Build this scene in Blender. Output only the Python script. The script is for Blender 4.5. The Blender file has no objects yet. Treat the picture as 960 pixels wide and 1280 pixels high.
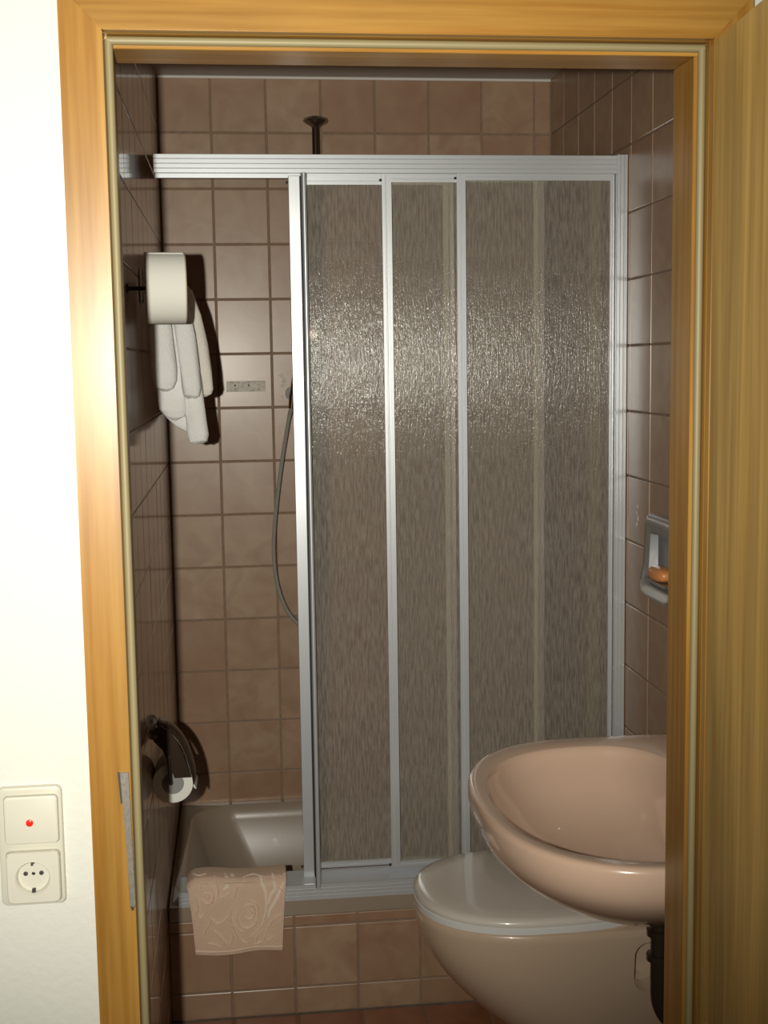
import bpy, bmesh, math, random
from mathutils import Vector, Matrix
random.seed(7)
PI = math.pi
S = bpy.context.scene
COL = S.collection

# ---------------------------------------------------------------- camera
F, YAW, PIT, ROLL = 1599.5852, .1134, .1149, -.0147
CX, CZ = -.8991, 1.5326
fw = Vector((math.sin(YAW)*math.cos(PIT), math.cos(YAW)*math.cos(PIT), -math.sin(PIT)))
rt = Vector((math.cos(YAW), -math.sin(YAW), 0)); up = rt.cross(fw)
r2 = rt*math.cos(ROLL) + up*math.sin(ROLL); u2 = up*math.cos(ROLL) - rt*math.sin(ROLL)
cam = bpy.data.objects.new('camera', bpy.data.cameras.new('camera')); COL.objects.link(cam)
m = Matrix((r2, u2, -fw)).transposed().to_4x4(); m.translation = (CX, 0, CZ)
cam.matrix_world = m
cam.data.sensor_fit = 'VERTICAL'; cam.data.sensor_height = 24; cam.data.lens = F*24/1280
cam.data.clip_start = .01
S.camera = cam

# ---------------------------------------------------------------- light
S.view_settings.view_transform = 'Standard'; S.view_settings.look = 'None'
S.view_settings.gamma = 1; S.view_settings.use_curve_mapping = False
S.view_settings.exposure = 0.0
w = bpy.data.worlds.new('world'); S.world = w; w.use_nodes = True
w.node_tree.nodes['Background'].inputs[0].default_value = (1, .9, .78, 1)
w.node_tree.nodes['Background'].inputs[1].default_value = .07
# the camera's own flash, left of and a little above the lens
fl = bpy.data.lights.new('flash', 'SPOT'); flash = bpy.data.objects.new('flash', fl); COL.objects.link(flash)
fl.energy = 180; fl.shadow_soft_size = .009; fl.spot_size = math.radians(82); fl.spot_blend = 1.0
fl.color = (1, .965, .85)
flash.location = (-.9955, 0, 1.543)
flash.rotation_euler = Vector((.02, 1, .0)).to_track_quat('-Z', 'Y').to_euler()

# ---------------------------------------------------------------- helpers
W = {}
def new_bm(): return bmesh.new()
def box(bm, x0, x1, y0, y1, z0, z1, bev=0, seg=1):
    vs = [bm.verts.new(p) for p in ((x0,y0,z0),(x1,y0,z0),(x1,y1,z0),(x0,y1,z0),(x0,y0,z1),(x1,y0,z1),(x1,y1,z1),(x0,y1,z1))]
    fs = [bm.faces.new([vs[i] for i in f]) for f in ((0,3,2,1),(4,5,6,7),(0,1,5,4),(1,2,6,5),(2,3,7,6),(3,0,4,7))]
    if bev:
        es = list({e for f in fs for e in f.edges})
        bmesh.ops.bevel(bm, geom=es, offset=bev, segments=seg, affect='EDGES', profile=.5)
    return bm
def prism(bm, pts, axis, a, b):
    """pts 2-D polygon; extruded along axis from a to b. axis x: (y,z); y: (x,z); z: (x,y)"""
    def mk(p, t):
        return {'x': (t, p[0], p[1]), 'y': (p[0], t, p[1]), 'z': (p[0], p[1], t)}[axis]
    v0 = [bm.verts.new(mk(p, a)) for p in pts]; v1 = [bm.verts.new(mk(p, b)) for p in pts]
    n = len(pts)
    for i in range(n):
        j = (i+1) % n; bm.faces.new((v0[i], v0[j], v1[j], v1[i]))
    bm.faces.new(v0[::-1]); bm.faces.new(v1)
    return bm
def loft(bm, rings, cap0=True, cap1=True, closed=True, flat=False):
    vr = [[bm.verts.new(p) for p in r] for r in rings]
    n = len(vr[0])
    for a, b in zip(vr, vr[1:]):
        for i in range(n if closed else n-1):
            j = (i+1) % n; bm.faces.new((a[i], a[j], b[j], b[i]))
    def cap(r):
        if flat: return bm.faces.new(r)
        c = bm.verts.new(sum((v.co for v in r), Vector())/n)
        for i in range(n): bm.faces.new((r[i], r[(i+1) % n], c))
    if cap0: cap(vr[0])
    if cap1: cap(vr[-1])
    return bm
def lathe(bm, prof, c, axis='z', n=32):
    """prof list of (r, t) along axis from centre c"""
    rings = []
    for r, t in prof:
        ring = []
        for k in range(n):
            a = 2*PI*k/n; u, v = r*math.cos(a), r*math.sin(a)
            p = {'z': (u, v, t), 'x': (t, u, v), 'y': (u, t, v)}[axis]
            ring.append(Vector(c)+Vector(p))
        rings.append(ring)
    return loft(bm, rings)
def spline(pts, n):
    out = []; P = [Vector(p) for p in pts]; P = [P[0]*2-P[1]] + P + [P[-1]*2-P[-2]]
    for i in range(1, len(P)-2):
        for k in range(n):
            t = k/n; a, b, c, d = P[i-1:i+3]
            out.append(.5*((2*b)+(c-a)*t+(2*a-5*b+4*c-d)*t*t+(3*b-a-3*c+d)*t**3))
    out.append(P[-2]); return out
def tube(bm, path, rad, n=10):
    path = [Vector(p) for p in path]; rings = []; ref = None
    for i, p in enumerate(path):
        t = (path[min(i+1, len(path)-1)]-path[max(i-1, 0)]).normalized()
        if ref is None:
            ref = Vector((0, 0, 1)) if abs(t.z) < .9 else Vector((1, 0, 0))
        s = t.cross(ref).normalized(); ref = s.cross(t).normalized()
        r = rad(i/(len(path)-1), i) if callable(rad) else rad
        rr = r if isinstance(r, tuple) else (r, r)
        rings.append([p + s*math.cos(2*PI*k/n)*rr[0] + ref*math.sin(2*PI*k/n)*rr[1] for k in range(n)])
    return loft(bm, rings)
def rrect(x0, x1, y0, y1, r, k=8):
    pts = []
    for cx, cy, a0 in ((x1-r, y1-r, 0), (x0+r, y1-r, 90), (x0+r, y0+r, 180), (x1-r, y0+r, 270)):
        for i in range(k+1):
            a = math.radians(a0+90*i/k); pts.append((cx+r*math.cos(a), cy+r*math.sin(a)))
    return pts
def obj(name, bm, mat, parent=None, smooth=None, keep=None):
    bmesh.ops.recalc_face_normals(bm, faces=bm.faces[:])
    bm.normal_update(); co = [v.co for v in bm.verts]
    if keep is None:
        o0 = Vector(((min(c.x for c in co)+max(c.x for c in co))/2, (min(c.y for c in co)+max(c.y for c in co))/2, min(c.z for c in co)))
    else: o0 = Vector(keep)
    for v in bm.verts: v.co -= o0
    me = bpy.data.meshes.new(name)
    if smooth is not None:
        ca = math.cos(math.radians(smooth))
        for f in bm.faces: f.smooth = True
        for e in bm.edges:
            if len(e.link_faces) == 2 and e.link_faces[0].normal.dot(e.link_faces[1].normal) < ca: e.smooth = False
    bm.to_mesh(me); bm.free(); me.materials.append(mat)
    o = bpy.data.objects.new(name, me); COL.objects.link(o)
    if parent is not None:
        o.parent = parent; o.location = o0-W[parent.name]
    else: o.location = o0
    W[o.name] = o0
    return o
def tag(o, label, cat, group=None, kind=None):
    o['label'] = label; o['category'] = cat
    if group: o['group'] = group
    if kind: o['kind'] = kind
    return o
def thing(name, loc, label, cat, group=None, kind=None):
    o = bpy.data.objects.new(name, None); COL.objects.link(o); o.location = loc
    o.empty_display_size = .05
    W[o.name] = Vector(loc); return tag(o, label, cat, group, kind)

# ---------------------------------------------------------------- materials
def mat(name, base, rough=.5, metal=0, spec=.5, coat=0, noise=None, bump=None, dark=None, coatr=.05):
    m = bpy.data.materials.new(name); m.use_nodes = True
    nt = m.node_tree; b = nt.nodes['Principled BSDF']
    b.inputs['Base Color'].default_value = (*base, 1); b.inputs['Roughness'].default_value = rough
    b.inputs['Metallic'].default_value = metal; b.inputs['Specular IOR Level'].default_value = spec
    b.inputs['Coat Weight'].default_value = coat; b.inputs['Coat Roughness'].default_value = coatr
    tc = nt.nodes.new('ShaderNodeTexCoord')
    if noise:  # (scale xyz, colour2, detail, lo, hi)
        sc, c2, det, lo, hi = noise
        mp = nt.nodes.new('ShaderNodeMapping'); mp.inputs['Scale'].default_value = sc
        nt.links.new(tc.outputs['Object'], mp.inputs['Vector'])
        nz = nt.nodes.new('ShaderNodeTexNoise'); nz.inputs['Scale'].default_value = 1; nz.inputs['Detail'].default_value = det
        nt.links.new(mp.outputs[0], nz.inputs['Vector'])
        cr = nt.nodes.new('ShaderNodeValToRGB'); cr.color_ramp.elements[0].position = lo; cr.color_ramp.elements[1].position = hi
        cr.color_ramp.elements[0].color = (*base, 1); cr.color_ramp.elements[1].color = (*c2, 1)
        nt.links.new(nz.outputs[0], cr.inputs[0]); nt.links.new(cr.outputs[0], b.inputs['Base Color'])
    if bump:   # (scale xyz, strength, distance, detail)
        sc, st, dist, det = bump
        mp = nt.nodes.new('ShaderNodeMapping'); mp.inputs['Scale'].default_value = sc
        nt.links.new(tc.outputs['Object'], mp.inputs['Vector'])
        nz = nt.nodes.new('ShaderNodeTexNoise'); nz.inputs['Scale'].default_value = 1; nz.inputs['Detail'].default_value = det
        nt.links.new(mp.outputs[0], nz.inputs['Vector'])
        bp = nt.nodes.new('ShaderNodeBump'); bp.inputs['Strength'].default_value = st; bp.inputs['Distance'].default_value = dist
        nt.links.new(nz.outputs[0], bp.inputs['Height']); nt.links.new(bp.outputs[0], b.inputs['Normal'])
    return m
def tile_mat(name, c1, c2, c3, rough=.42):
    m = bpy.data.materials.new(name); m.use_nodes = True; nt = m.node_tree; N = nt.nodes; L = nt.links
    b = N['Principled BSDF']; b.inputs['Roughness'].default_value = rough
    b.inputs['Coat Weight'].default_value = .34; b.inputs['Coat Roughness'].default_value = .24
    tc = N.new('ShaderNodeTexCoord'); oi = N.new('ShaderNodeObjectInfo')
    va = N.new('ShaderNodeVectorMath'); va.operation = 'MULTIPLY_ADD'
    va.inputs[1].default_value = (1, 1, 1); L.new(tc.outputs['Object'], va.inputs[0])
    sc = N.new('ShaderNodeVectorMath'); sc.operation = 'SCALE'; sc.inputs[0].default_value = (37, 91, 53)
    L.new(oi.outputs['Random'], sc.inputs['Scale']); L.new(sc.outputs[0], va.inputs[2])
    nz = N.new('ShaderNodeTexNoise'); nz.inputs['Scale'].default_value = 13; nz.inputs['Detail'].default_value = 5
    nz.inputs['Distortion'].default_value = .8
    L.new(va.outputs[0], nz.inputs['Vector'])
    cr = N.new('ShaderNodeValToRGB'); e = cr.color_ramp.elements
    e[0].position = .33; e[1].position = .68; e[0].color = (*c1, 1); e[1].color = (*c2, 1)
    L.new(nz.outputs[0], cr.inputs[0])
    mx = N.new('ShaderNodeMix'); mx.data_type = 'RGBA'; mx.inputs[7].default_value = (*c3, 1)
    n2 = N.new('ShaderNodeMath'); n2.operation = 'MULTIPLY'; n2.inputs[1].default_value = .55
    L.new(oi.outputs['Random'], n2.inputs[0]); L.new(n2.outputs[0], mx.inputs[0]); L.new(cr.outputs[0], mx.inputs[6])
    L.new(mx.outputs[2], b.inputs['Base Color'])
    bp = N.new('ShaderNodeBump'); bp.inputs['Strength'].default_value = .25; bp.inputs['Distance'].default_value = .0012
    L.new(nz.outputs[0], bp.inputs['Height']); L.new(bp.outputs[0], b.inputs['Normal'])
    return m
def wood(name, c1, c2, axis, rough=.31):
    sc = {'x': (3, 95, 95), 'y': (95, 3, 95), 'z': (95, 95, 3)}[axis]
    m = mat(name, c1, rough, noise=(sc, c2, 6, .35, .68))
    nt = m.node_tree; b = nt.nodes['Principled BSDF']
    # slower blotches of colour, as in stained oak veneer
    tc = nt.nodes.new('ShaderNodeTexCoord'); mp = nt.nodes.new('ShaderNodeMapping')
    mp.inputs['Scale'].default_value = tuple(max(s*.18, 1.6) for s in sc)
    nt.links.new(tc.outputs['Object'], mp.inputs['Vector'])
    nz = nt.nodes.new('ShaderNodeTexNoise'); nz.inputs['Scale'].default_value = 1; nz.inputs['Detail'].default_value = 3
    nt.links.new(mp.outputs[0], nz.inputs['Vector'])
    mr = nt.nodes.new('ShaderNodeMapRange'); mr.inputs[1].default_value = .3; mr.inputs[2].default_value = .7
    mr.inputs[3].default_value = .72; mr.inputs[4].default_value = 1.16
    nt.links.new(nz.outputs[0], mr.inputs[0])
    ml = nt.nodes.new('ShaderNodeVectorMath'); ml.operation = 'SCALE'
    src = b.inputs['Base Color'].links[0].from_socket
    nt.links.new(src, ml.inputs[0]); nt.links.new(mr.outputs[0], ml.inputs['Scale'])
    nt.links.new(ml.outputs[0], b.inputs['Base Color'])
    return m
OAK = ((.44, .235, .050), (.32, .145, .022))
M = {}
M['oak_z'] = wood('oak_upright', *OAK, 'z'); M['oak_x'] = wood('oak_level', *OAK, 'x'); M['oak_y'] = wood('oak_leaf', (.62, .40, .12), (.47, .28, .07), 'z', .5)
M['tile'] = tile_mat('wall_tile', (.37, .22, .135), (.47, .325, .205), (.31, .165, .09))
M['tile_left'] = tile_mat('shaded_glossy_tile', (.33, .18, .105), (.42, .26, .16), (.28, .14, .075), .3)  # same wall tile in darker tones; the left wall's shade is in the colour
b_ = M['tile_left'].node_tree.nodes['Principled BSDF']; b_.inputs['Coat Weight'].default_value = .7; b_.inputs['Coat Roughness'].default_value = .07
M['floor_tile'] = tile_mat('floor_tile', (.33, .13, .06), (.42, .19, .09), (.26, .10, .045), .4)
M['grout'] = mat('grout', (.25, .175, .125), .85, noise=((60, 60, 60), (.33, .25, .19), 3, .3, .7))
M['wallpaper'] = mat('woodchip_wallpaper', (.70, .70, .64), .8, bump=((95, 95, 95), .3, .003, 3))
M['white'] = mat('white_paint', (.75, .72, .66), .6, bump=((90, 90, 90), .2, .002, 2))
M['ceil'] = mat('ceiling_paint', (.55, .52, .48), .7)
M['alu'] = mat('brushed_aluminium', (.74, .77, .80), .34, metal=.5, bump=((300, 300, 6), .05, .001, 2))
M['alu_in'] = mat('aluminium_track_inside', (.42, .43, .43), .5, metal=.6)
M['rubber'] = mat('black_rubber', (.02, .018, .016), .6)
M['chrome'] = mat('chrome', (.80, .80, .80), .09, metal=1)
M['chrome_dull'] = mat('worn_chrome', (.42, .40, .37), .28, metal=1, noise=((40, 40, 40), (.6, .58, .55), 4, .4, .7))
M['steel'] = mat('worn_steel', (.27, .25, .22), .5, metal=.4, noise=((300, 300, 200), (.24, .21, .17), 5, .40, .62), bump=((300, 300, 120), .4, .001, 3))
M['ceramic'] = mat('beige_ceramic', (.78, .55, .41), .22, coat=1, coatr=.05)
M['ceramic_wc'] = mat('beige_toilet_ceramic', (.66, .50, .36), .25, coat=1, coatr=.03)
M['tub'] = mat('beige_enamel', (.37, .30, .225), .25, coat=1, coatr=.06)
M['lid'] = mat('grey_beige_plastic', (.80, .74, .66), .25, coat=.9, coatr=.08)
M['seat'] = mat('pale_grey_plastic', (.86, .85, .83), .3, coat=.6, coatr=.08)
M['paper'] = mat('white_paper', (.86, .85, .78), .85, bump=((120, 120, 120), .15, .002, 3))
M['paper_edge'] = mat('paper_roll_end', (.52, .36, .22), .9)
M['card'] = mat('grey_cardboard', (.30, .29, .28), .9)
M['terry'] = mat('white_terry', (.88, .88, .86), .95, bump=((420, 420, 420), .8, .003, 2))
M['terry_shaded'] = mat('shaded_white_terry', (.82, .77, .70), .95, bump=((420, 420, 420), .8, .003, 2))  # white terry again, with the angled drape's shade put into its colour
M['mat'] = mat('peach_terry', (.92, .67, .50), .95, bump=((500, 500, 500), .8, .003, 2))
M['mat2'] = mat('peach_terry_raised', (.99, .84, .68), .95, bump=((500, 500, 500), .6, .002, 2))
M['plastic'] = mat('cream_plastic', (.62, .60, .50), .35, coat=.2)
M['plastic_hi'] = mat('cream_plastic_insert', (.68, .655, .56), .3, coat=.2)
M['hole'] = mat('dark_contact', (.05, .045, .04), .5)
M['red'] = mat('red_lens', (.85, .03, .01), .25)
M['edge'] = mat('pale_edge_strip', (.80, .82, .72), .6)
M['seal'] = mat('rubber_seal_beige', (.27, .225, .115), .5)
M['soapmetal'] = mat('satin_soap_dish_metal', (.50, .52, .54), .25, metal=.85)
M['hosemetal'] = mat('ribbed_steel', (.50, .49, .43), .4, metal=.35)
M['soap'] = mat('orange_soap', (.75, .30, .10), .35, coat=.3)
M['brown'] = mat('dark_brown_metal', (.075, .05, .035), .28, metal=.6)
M['glue'] = mat('cement_residue', (.80, .76, .69), .8, noise=((90, 90, 90), (.58, .50, .42), 4, .45, .65))

def glass_mat():
    m = bpy.data.materials.new('rain_acrylic'); m.use_nodes = True; nt = m.node_tree; N = nt.nodes; L = nt.links
    out = N['Material Output']; N.remove(N['Principled BSDF'])
    tc = N.new('ShaderNodeTexCoord')
    def nz(sc, det, rough=.5):
        mp = N.new('ShaderNodeMapping'); mp.inputs['Scale'].default_value = sc
        L.new(tc.outputs['Object'], mp.inputs['Vector'])
        n = N.new('ShaderNodeTexNoise'); n.inputs['Scale'].default_value = 1; n.inputs['Detail'].default_value = det
        n.inputs['Roughness'].default_value = rough
        L.new(mp.outputs[0], n.inputs['Vector']); return n
    a = nz((250, 1, 26), 3, .6); c = nz((430, 1, 120), 2, .6)
    ad = N.new('ShaderNodeMath'); ad.operation = 'MULTIPLY_ADD'; ad.inputs[1].default_value = .3
    L.new(c.outputs[0], ad.inputs[0]); L.new(a.outputs[0], ad.inputs[2])
    bp = N.new('ShaderNodeBump'); bp.inputs['Strength'].default_value = 1; bp.inputs['Distance'].default_value = .0014
    L.new(ad.outputs[0], bp.inputs['Height'])
    gl = N.new('ShaderNodeBsdfGlossy'); gl.inputs['Roughness'].default_value = .13; gl.inputs['Color'].default_value = (.9, .92, .92, 1)
    L.new(bp.outputs[0], gl.inputs['Normal'])
    rf = N.new('ShaderNodeBsdfRefraction'); rf.inputs['IOR'].default_value = 1.2; rf.inputs['Roughness'].default_value = .38; rf.inputs['Color'].default_value = (.80, .76, .72, 1)
    tr = N.new('ShaderNodeBsdfTransparent'); tr.inputs['Color'].default_value = (.80, .76, .70, 1)
    # milky limescaled plastic scatters a little light itself
    df = N.new('ShaderNodeBsdfDiffuse'); df.inputs['Color'].default_value = (.60, .54, .465, 1); L.new(bp.outputs[0], df.inputs['Normal'])
    cr = N.new('ShaderNodeMapRange'); cr.inputs[1].default_value = .38; cr.inputs[2].default_value = .62; cr.inputs[3].default_value = .24; cr.inputs[4].default_value = .44
    L.new(a.outputs[0], cr.inputs[0])
    m1 = N.new('ShaderNodeMixShader'); m1.inputs[0].default_value = .72; L.new(rf.outputs[0], m1.inputs[1]); L.new(tr.outputs[0], m1.inputs[2])
    m2 = N.new('ShaderNodeMixShader'); L.new(cr.outputs[0], m2.inputs[0]); L.new(m1.outputs[0], m2.inputs[1]); L.new(df.outputs[0], m2.inputs[2])
    m3 = N.new('ShaderNodeMixShader'); m3.inputs[0].default_value = .022; L.new(m2.outputs[0], m3.inputs[1]); L.new(gl.outputs[0], m3.inputs[2])
    L.new(m3.outputs[0], out.inputs[0])
    return m
M['glass'] = glass_mat()
def clear_mat():
    m = bpy.data.materials.new('clear_acrylic_back'); m.use_nodes = True; nt = m.node_tree
    nt.nodes.remove(nt.nodes['Principled BSDF'])
    t = nt.nodes.new('ShaderNodeBsdfTransparent'); t.inputs[0].default_value = (.93, .91, .88, 1)
    g = nt.nodes.new('ShaderNodeBsdfGlossy'); g.inputs['Roughness'].default_value = .2
    x = nt.nodes.new('ShaderNodeMixShader'); x.inputs[0].default_value = .03
    nt.links.new(t.outputs[0], x.inputs[1]); nt.links.new(g.outputs[0], x.inputs[2]); nt.links.new(x.outputs[0], nt.nodes['Material Output'].inputs[0])
    return m
M['clear'] = clear_mat()

# ---------------------------------------------------------------- setting
XL, XR, YB, YI, YF, ZC = -1.090, 0.0, 3.6163, 1.655, 1.566, 2.317   # room faces
YS = 2.8936                                                        # shower front plane
G = .0025                                                          # tile proud of grout
_tiles = {}
def tile_mesh(wd, ht, mt):
    key = (round(wd, 4), round(ht, 4), mt)
    if key not in _tiles:
        bm = new_bm(); c = .0022; a, h = wd/2, ht
        out = [(-a, 0, 0), (a, 0, 0), (a, 0, h), (-a, 0, h)]
        top = [(-a+c, -G, c), (a-c, -G, c), (a-c, -G, h-c), (-a+c, -G, h-c)]
        mid = [(-a+c*.25, -G*.65, c*.25), (a-c*.25, -G*.65, c*.25), (a-c*.25, -G*.65, h-c*.25), (-a+c*.25, -G*.65, h-c*.25)]
        vr = [[bm.verts.new(p) for p in r] for r in (out, mid, top)]
        for r1, r2_ in zip(vr, vr[1:]):
            for i in range(4): bm.faces.new((r1[i], r1[(i+1) % 4], r2_[(i+1) % 4], r2_[i]))
        bm.faces.new(vr[2]); bm.faces.new(vr[0][::-1])
        bmesh.ops.recalc_face_normals(bm, faces=bm.faces[:])
        me = bpy.data.meshes.new('tile'); bm.to_mesh(me); bm.free(); me.materials.append(M[mt]); _tiles[key] = me
    return _tiles[key]
def lay(parent, us, vs, place, rot, mt='tile', gap=.0035):
    for u0, u1 in zip(us, us[1:]):
        for v0, v1 in zip(vs, vs[1:]):
            if u1-u0 < .012 or v1-v0 < .012: continue
            o = bpy.data.objects.new('tile', tile_mesh(u1-u0-gap, v1-v0-gap, mt)); COL.objects.link(o)
            o.parent = parent
            j = lambda s: random.uniform(-s, s)
            o.location = Vector(place((u0+u1)/2, v0+gap/2)) - W[parent.name]
            o.rotation_euler = (rot[0]+j(.0015), rot[1], rot[2]+j(.0015))
def grid(first, lo, hi, T=.15):
    ks = [first+T*k for k in range(-40, 41)]
    return [lo]+[k for k in ks if lo+.004 < k < hi-.004]+[hi]

bm = box(new_bm(), XL-.08, XR+.08, YB+G, YB+.1, 0, ZC)
wb = tag(obj('wall_back', bm, M['grout']), 'back wall of the shower in mottled pinkish-brown square tiles', 'wall', kind='structure')
zrows = grid(2.1674, 0, ZC)
lay(wb, grid(-.0468, XL, XR), [z for z in zrows if z > .12], lambda u, v: (u, YB+G, v), (0, 0, 0))
bm = box(new_bm(), XR+G, XR+.08, YI, YB+G, 0, ZC)
wr = tag(obj('wall_right', bm, M['grout']), 'right tiled bathroom wall behind the washbasin and toilet', 'wall', kind='structure')
lay(wr, grid(3.4724, YI, YB), zrows, lambda u, v: (XR+G, u, v), (0, 0, -PI/2))
bm = box(new_bm(), XL-.08, XL-G, YI, YB+G, 0, ZC)
wl = tag(obj('wall_left', bm, M['grout']), 'left tiled bathroom wall in shadow carrying the towels', 'wall', kind='structure')
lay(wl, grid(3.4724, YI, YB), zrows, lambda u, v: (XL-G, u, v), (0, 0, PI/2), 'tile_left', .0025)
# tiled front of the bath
bm = box(new_bm(), XL, XR, YS+.006, YS+.05, 0, .246)
wa = tag(obj('wall_bath_front', bm, M['grout']), 'low tiled front wall under the bathtub rim', 'wall', kind='structure')
lay(wa, grid(-.7968, XL, XR), [0, .0667, .2167, .2445], lambda u, v: (u, YS+.006, v), (0, 0, 0))
# floor
bm = box(new_bm(), XL-.08, XR+.08, YF, YB+.1, -.1, -G)
fo = tag(obj('floor', bm, M['grout']), 'terracotta-brown tiled bathroom floor below the toilet', 'floor', kind='structure')
lay(fo, grid(-.7968+.155, XL, XR), grid(YS, YI, YS), lambda u, v: (u, v, -G), (-PI/2, 0, 0), 'floor_tile')
fh = obj('hall_floor', box(new_bm(), -2.6, 1.4, -1.5, YF, -.1, -.002), mat('hall_carpet', (.16, .11, .08), .95), fo)
# ceiling
tag(obj('ceiling', box(new_bm(), XL-.08, XR+.08, YI-.05, YB+.1, ZC, ZC+.08), M['ceil']), 'plain grey-white ceiling above the shower', 'ceiling', kind='structure')
tag(obj('trim_1', box(new_bm(), XL, XR, YB-.006, YB-.0002, ZC-.007, ZC, .0015), M['white']), 'thin white sealing bead between back wall tiles and ceiling', 'trim', kind='structure')
# front wall round the doorway
OX0, OX1, OZ = -1.062, -.290, 1.945
bm = new_bm(); box(bm, -2.4, OX0, YF, YI, 0, 2.6); box(bm, OX1, 1.2, YF, YI, 0, 2.6); box(bm, OX0, OX1, YF, YI, OZ, 2.6)
tag(obj('wall_front', bm, M['wallpaper']), 'white woodchip-papered hall wall around the doorway', 'wall', kind='structure')

# door frame ------------------------------------------------------
AX0, AX1, AZ = -1.0405, -.3105, 1.9195      # rebate opening
BX0, BX1, BZ = -1.0350, -.3250, 1.9055      # lining opening
fr = thing('trim_2', ((AX0+AX1)/2, 1.6, 0), 'oak door frame with flat mitred casing around the bathroom doorway', 'door frame', kind='structure')
cw = .0495
def casing_set(y0, y1):
    bm = new_bm(); prism(bm, [(AX0-cw, 0), (AX0, 0), (AX0, AZ), (AX0-cw, AZ+cw*1.05)], 'y', y0, y1); bmesh.ops.bevel(bm, geom=bm.edges[:], offset=.0012, segments=2, affect='EDGES'); obj('casing_board', bm, M['oak_z'], fr)
    bm = new_bm(); prism(bm, [(AX1, 0), (AX1+cw, 0), (AX1+cw, AZ+cw*1.05), (AX1, AZ)], 'y', y0, y1); bmesh.ops.bevel(bm, geom=bm.edges[:], offset=.0012, segments=2, affect='EDGES'); obj('casing_board', bm, M['oak_z'], fr)
    bm = new_bm(); prism(bm, [(AX0, AZ), (AX1, AZ), (AX1+cw, AZ+cw*1.05), (AX0-cw, AZ+cw*1.05)], 'y', y0, y1); bmesh.ops.bevel(bm, geom=bm.edges[:], offset=.0012, segments=2, affect='EDGES'); obj('casing_board', bm, M['oak_x'], fr)
casing_set(1.550, YF)
casing_set(YI, YI+.004)
Y1 = 1.581
for x0, x1 in ((OX0, AX0), (AX1, OX1)):
    obj('rebate_board', box(new_bm(), x0, x1, 1.5662, Y1, 0, AZ, .0006), M['oak_z'], fr)
obj('rebate_board', box(new_bm(), OX0, OX1, 1.5662, Y1, AZ, OZ, .0006), M['oak_x'], fr)
obj('jamb_lining', box(new_bm(), OX0, BX0, Y1, YI, 0, BZ, .001), M['oak_z'], fr)
obj('jamb_lining', box(new_bm(), BX1, OX1, Y1, YI, 0, BZ, .001), M['oak_z'], fr)
obj('head_lining', box(new_bm(), OX0, OX1, Y1, YI, BZ, OZ, .001), M['oak_x'], fr)
for i, pts in enumerate(([(AX0+.0045, Y1-.003, 0), (AX0+.0045, Y1-.003, AZ-.005)], [(AX1-.0055, Y1-.003, 0), (AX1-.0055, Y1-.003, AZ-.005)], [(AX0+.003, Y1-.003, AZ-.0055), (AX1-.003, Y1-.003, AZ-.0055)])):
    bm = new_bm(); tube(bm, [Vector(pts[0]), (Vector(pts[0])+Vector(pts[1]))/2, Vector(pts[1])], .0050, 12); s = obj('rubber_seal', bm, M['seal'], fr, smooth=50)
    s['label'] = 'pale rubber seal strip'
# strike plate let into the left casing
bm = new_bm(); prism(bm, [(-1.0535, 1.040), (-1.0425, 1.0405), (-1.0398, .872), (-1.0415, .867), (-1.0470, .869), (-1.0490, .955)], 'y', 1.5482, 1.5505)
bmesh.ops.bevel(bm, geom=bm.edges[:], offset=.0006, segments=1, affect='EDGES')
sp = obj('strike_plate', bm, M['steel'], fr); sp['label'] = 'worn steel strike plate'
bm = new_bm(); prism(bm, [(-1.0560, 1.041), (-1.0530, 1.0405), (-1.0512, 1.002), (-1.0535, 1.0)], 'y', 1.5490, 1.5503); obj('plate_gap', bm, M['hole'], fr)
bm = new_bm(); prism(bm, [(-1.0470, .869), (-1.0420, .868), (-1.0425, .864), (-1.0450, .863)], 'y', 1.5488, 1.5503); obj('plate_gap', bm, M['hole'], fr)

# door leaf, hinged on the right and standing open towards the hall -------
dr = thing('door_1', (-.300, 1.54, 0), 'oak veneer door leaf standing open on the right of the doorway', 'door', kind='structure')
ang = math.atan(.0765)
def leafpt(s, t, z):  # s along leaf from hinge, t thickness to the right
    d = Vector((-math.sin(ang), -math.cos(ang), 0)); n = Vector((math.cos(ang), -math.sin(ang), 0))
    return Vector((-.3115, 1.546, 0))+d*s+n*t+Vector((0, 0, z))
def leafbox(s0, s1, t0, t1, z0, z1, bev=.0015):
    bm = box(new_bm(), s0, s1, t0, t1, z0, z1, bev)
    for v in bm.verts: v.co = leafpt(*v.co)
    return bm
obj('door_panel', leafbox(0, .78, 0, .026, .008, 1.917), M['oak_y'], dr)
obj('door_face', leafbox(-.004, .795, .026, .040, .006, 1.930), M['oak_y'], dr)
h = obj('latch_plate', leafbox(.780, .782, .004, .022, .95, 1.12, 0), M['steel'], dr)
for zz in (.25, 1.02, 1.72):
    bm = new_bm(); c = leafpt(-.0075, .047, zz); lathe(bm, [(.002, -.042), (.0065, -.04), (.0065, .04), (.002, .042)], c, n=16); obj('hinge', bm, M['steel'], dr, smooth=40)
bm = new_bm(); a = leafpt(.725, 0, 1.03); n_ = Vector((-math.cos(ang), math.sin(ang), 0)); d_ = Vector((math.sin(ang), math.cos(ang), 0))
tube(bm, [a-n_*.001, a+n_*.03, a+n_*.045+d_*.006, a+n_*.05+d_*.03, a+n_*.05+d_*.11], .009, 12)
obj('door_handle', bm, M['chrome_dull'], dr, smooth=50)

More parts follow.
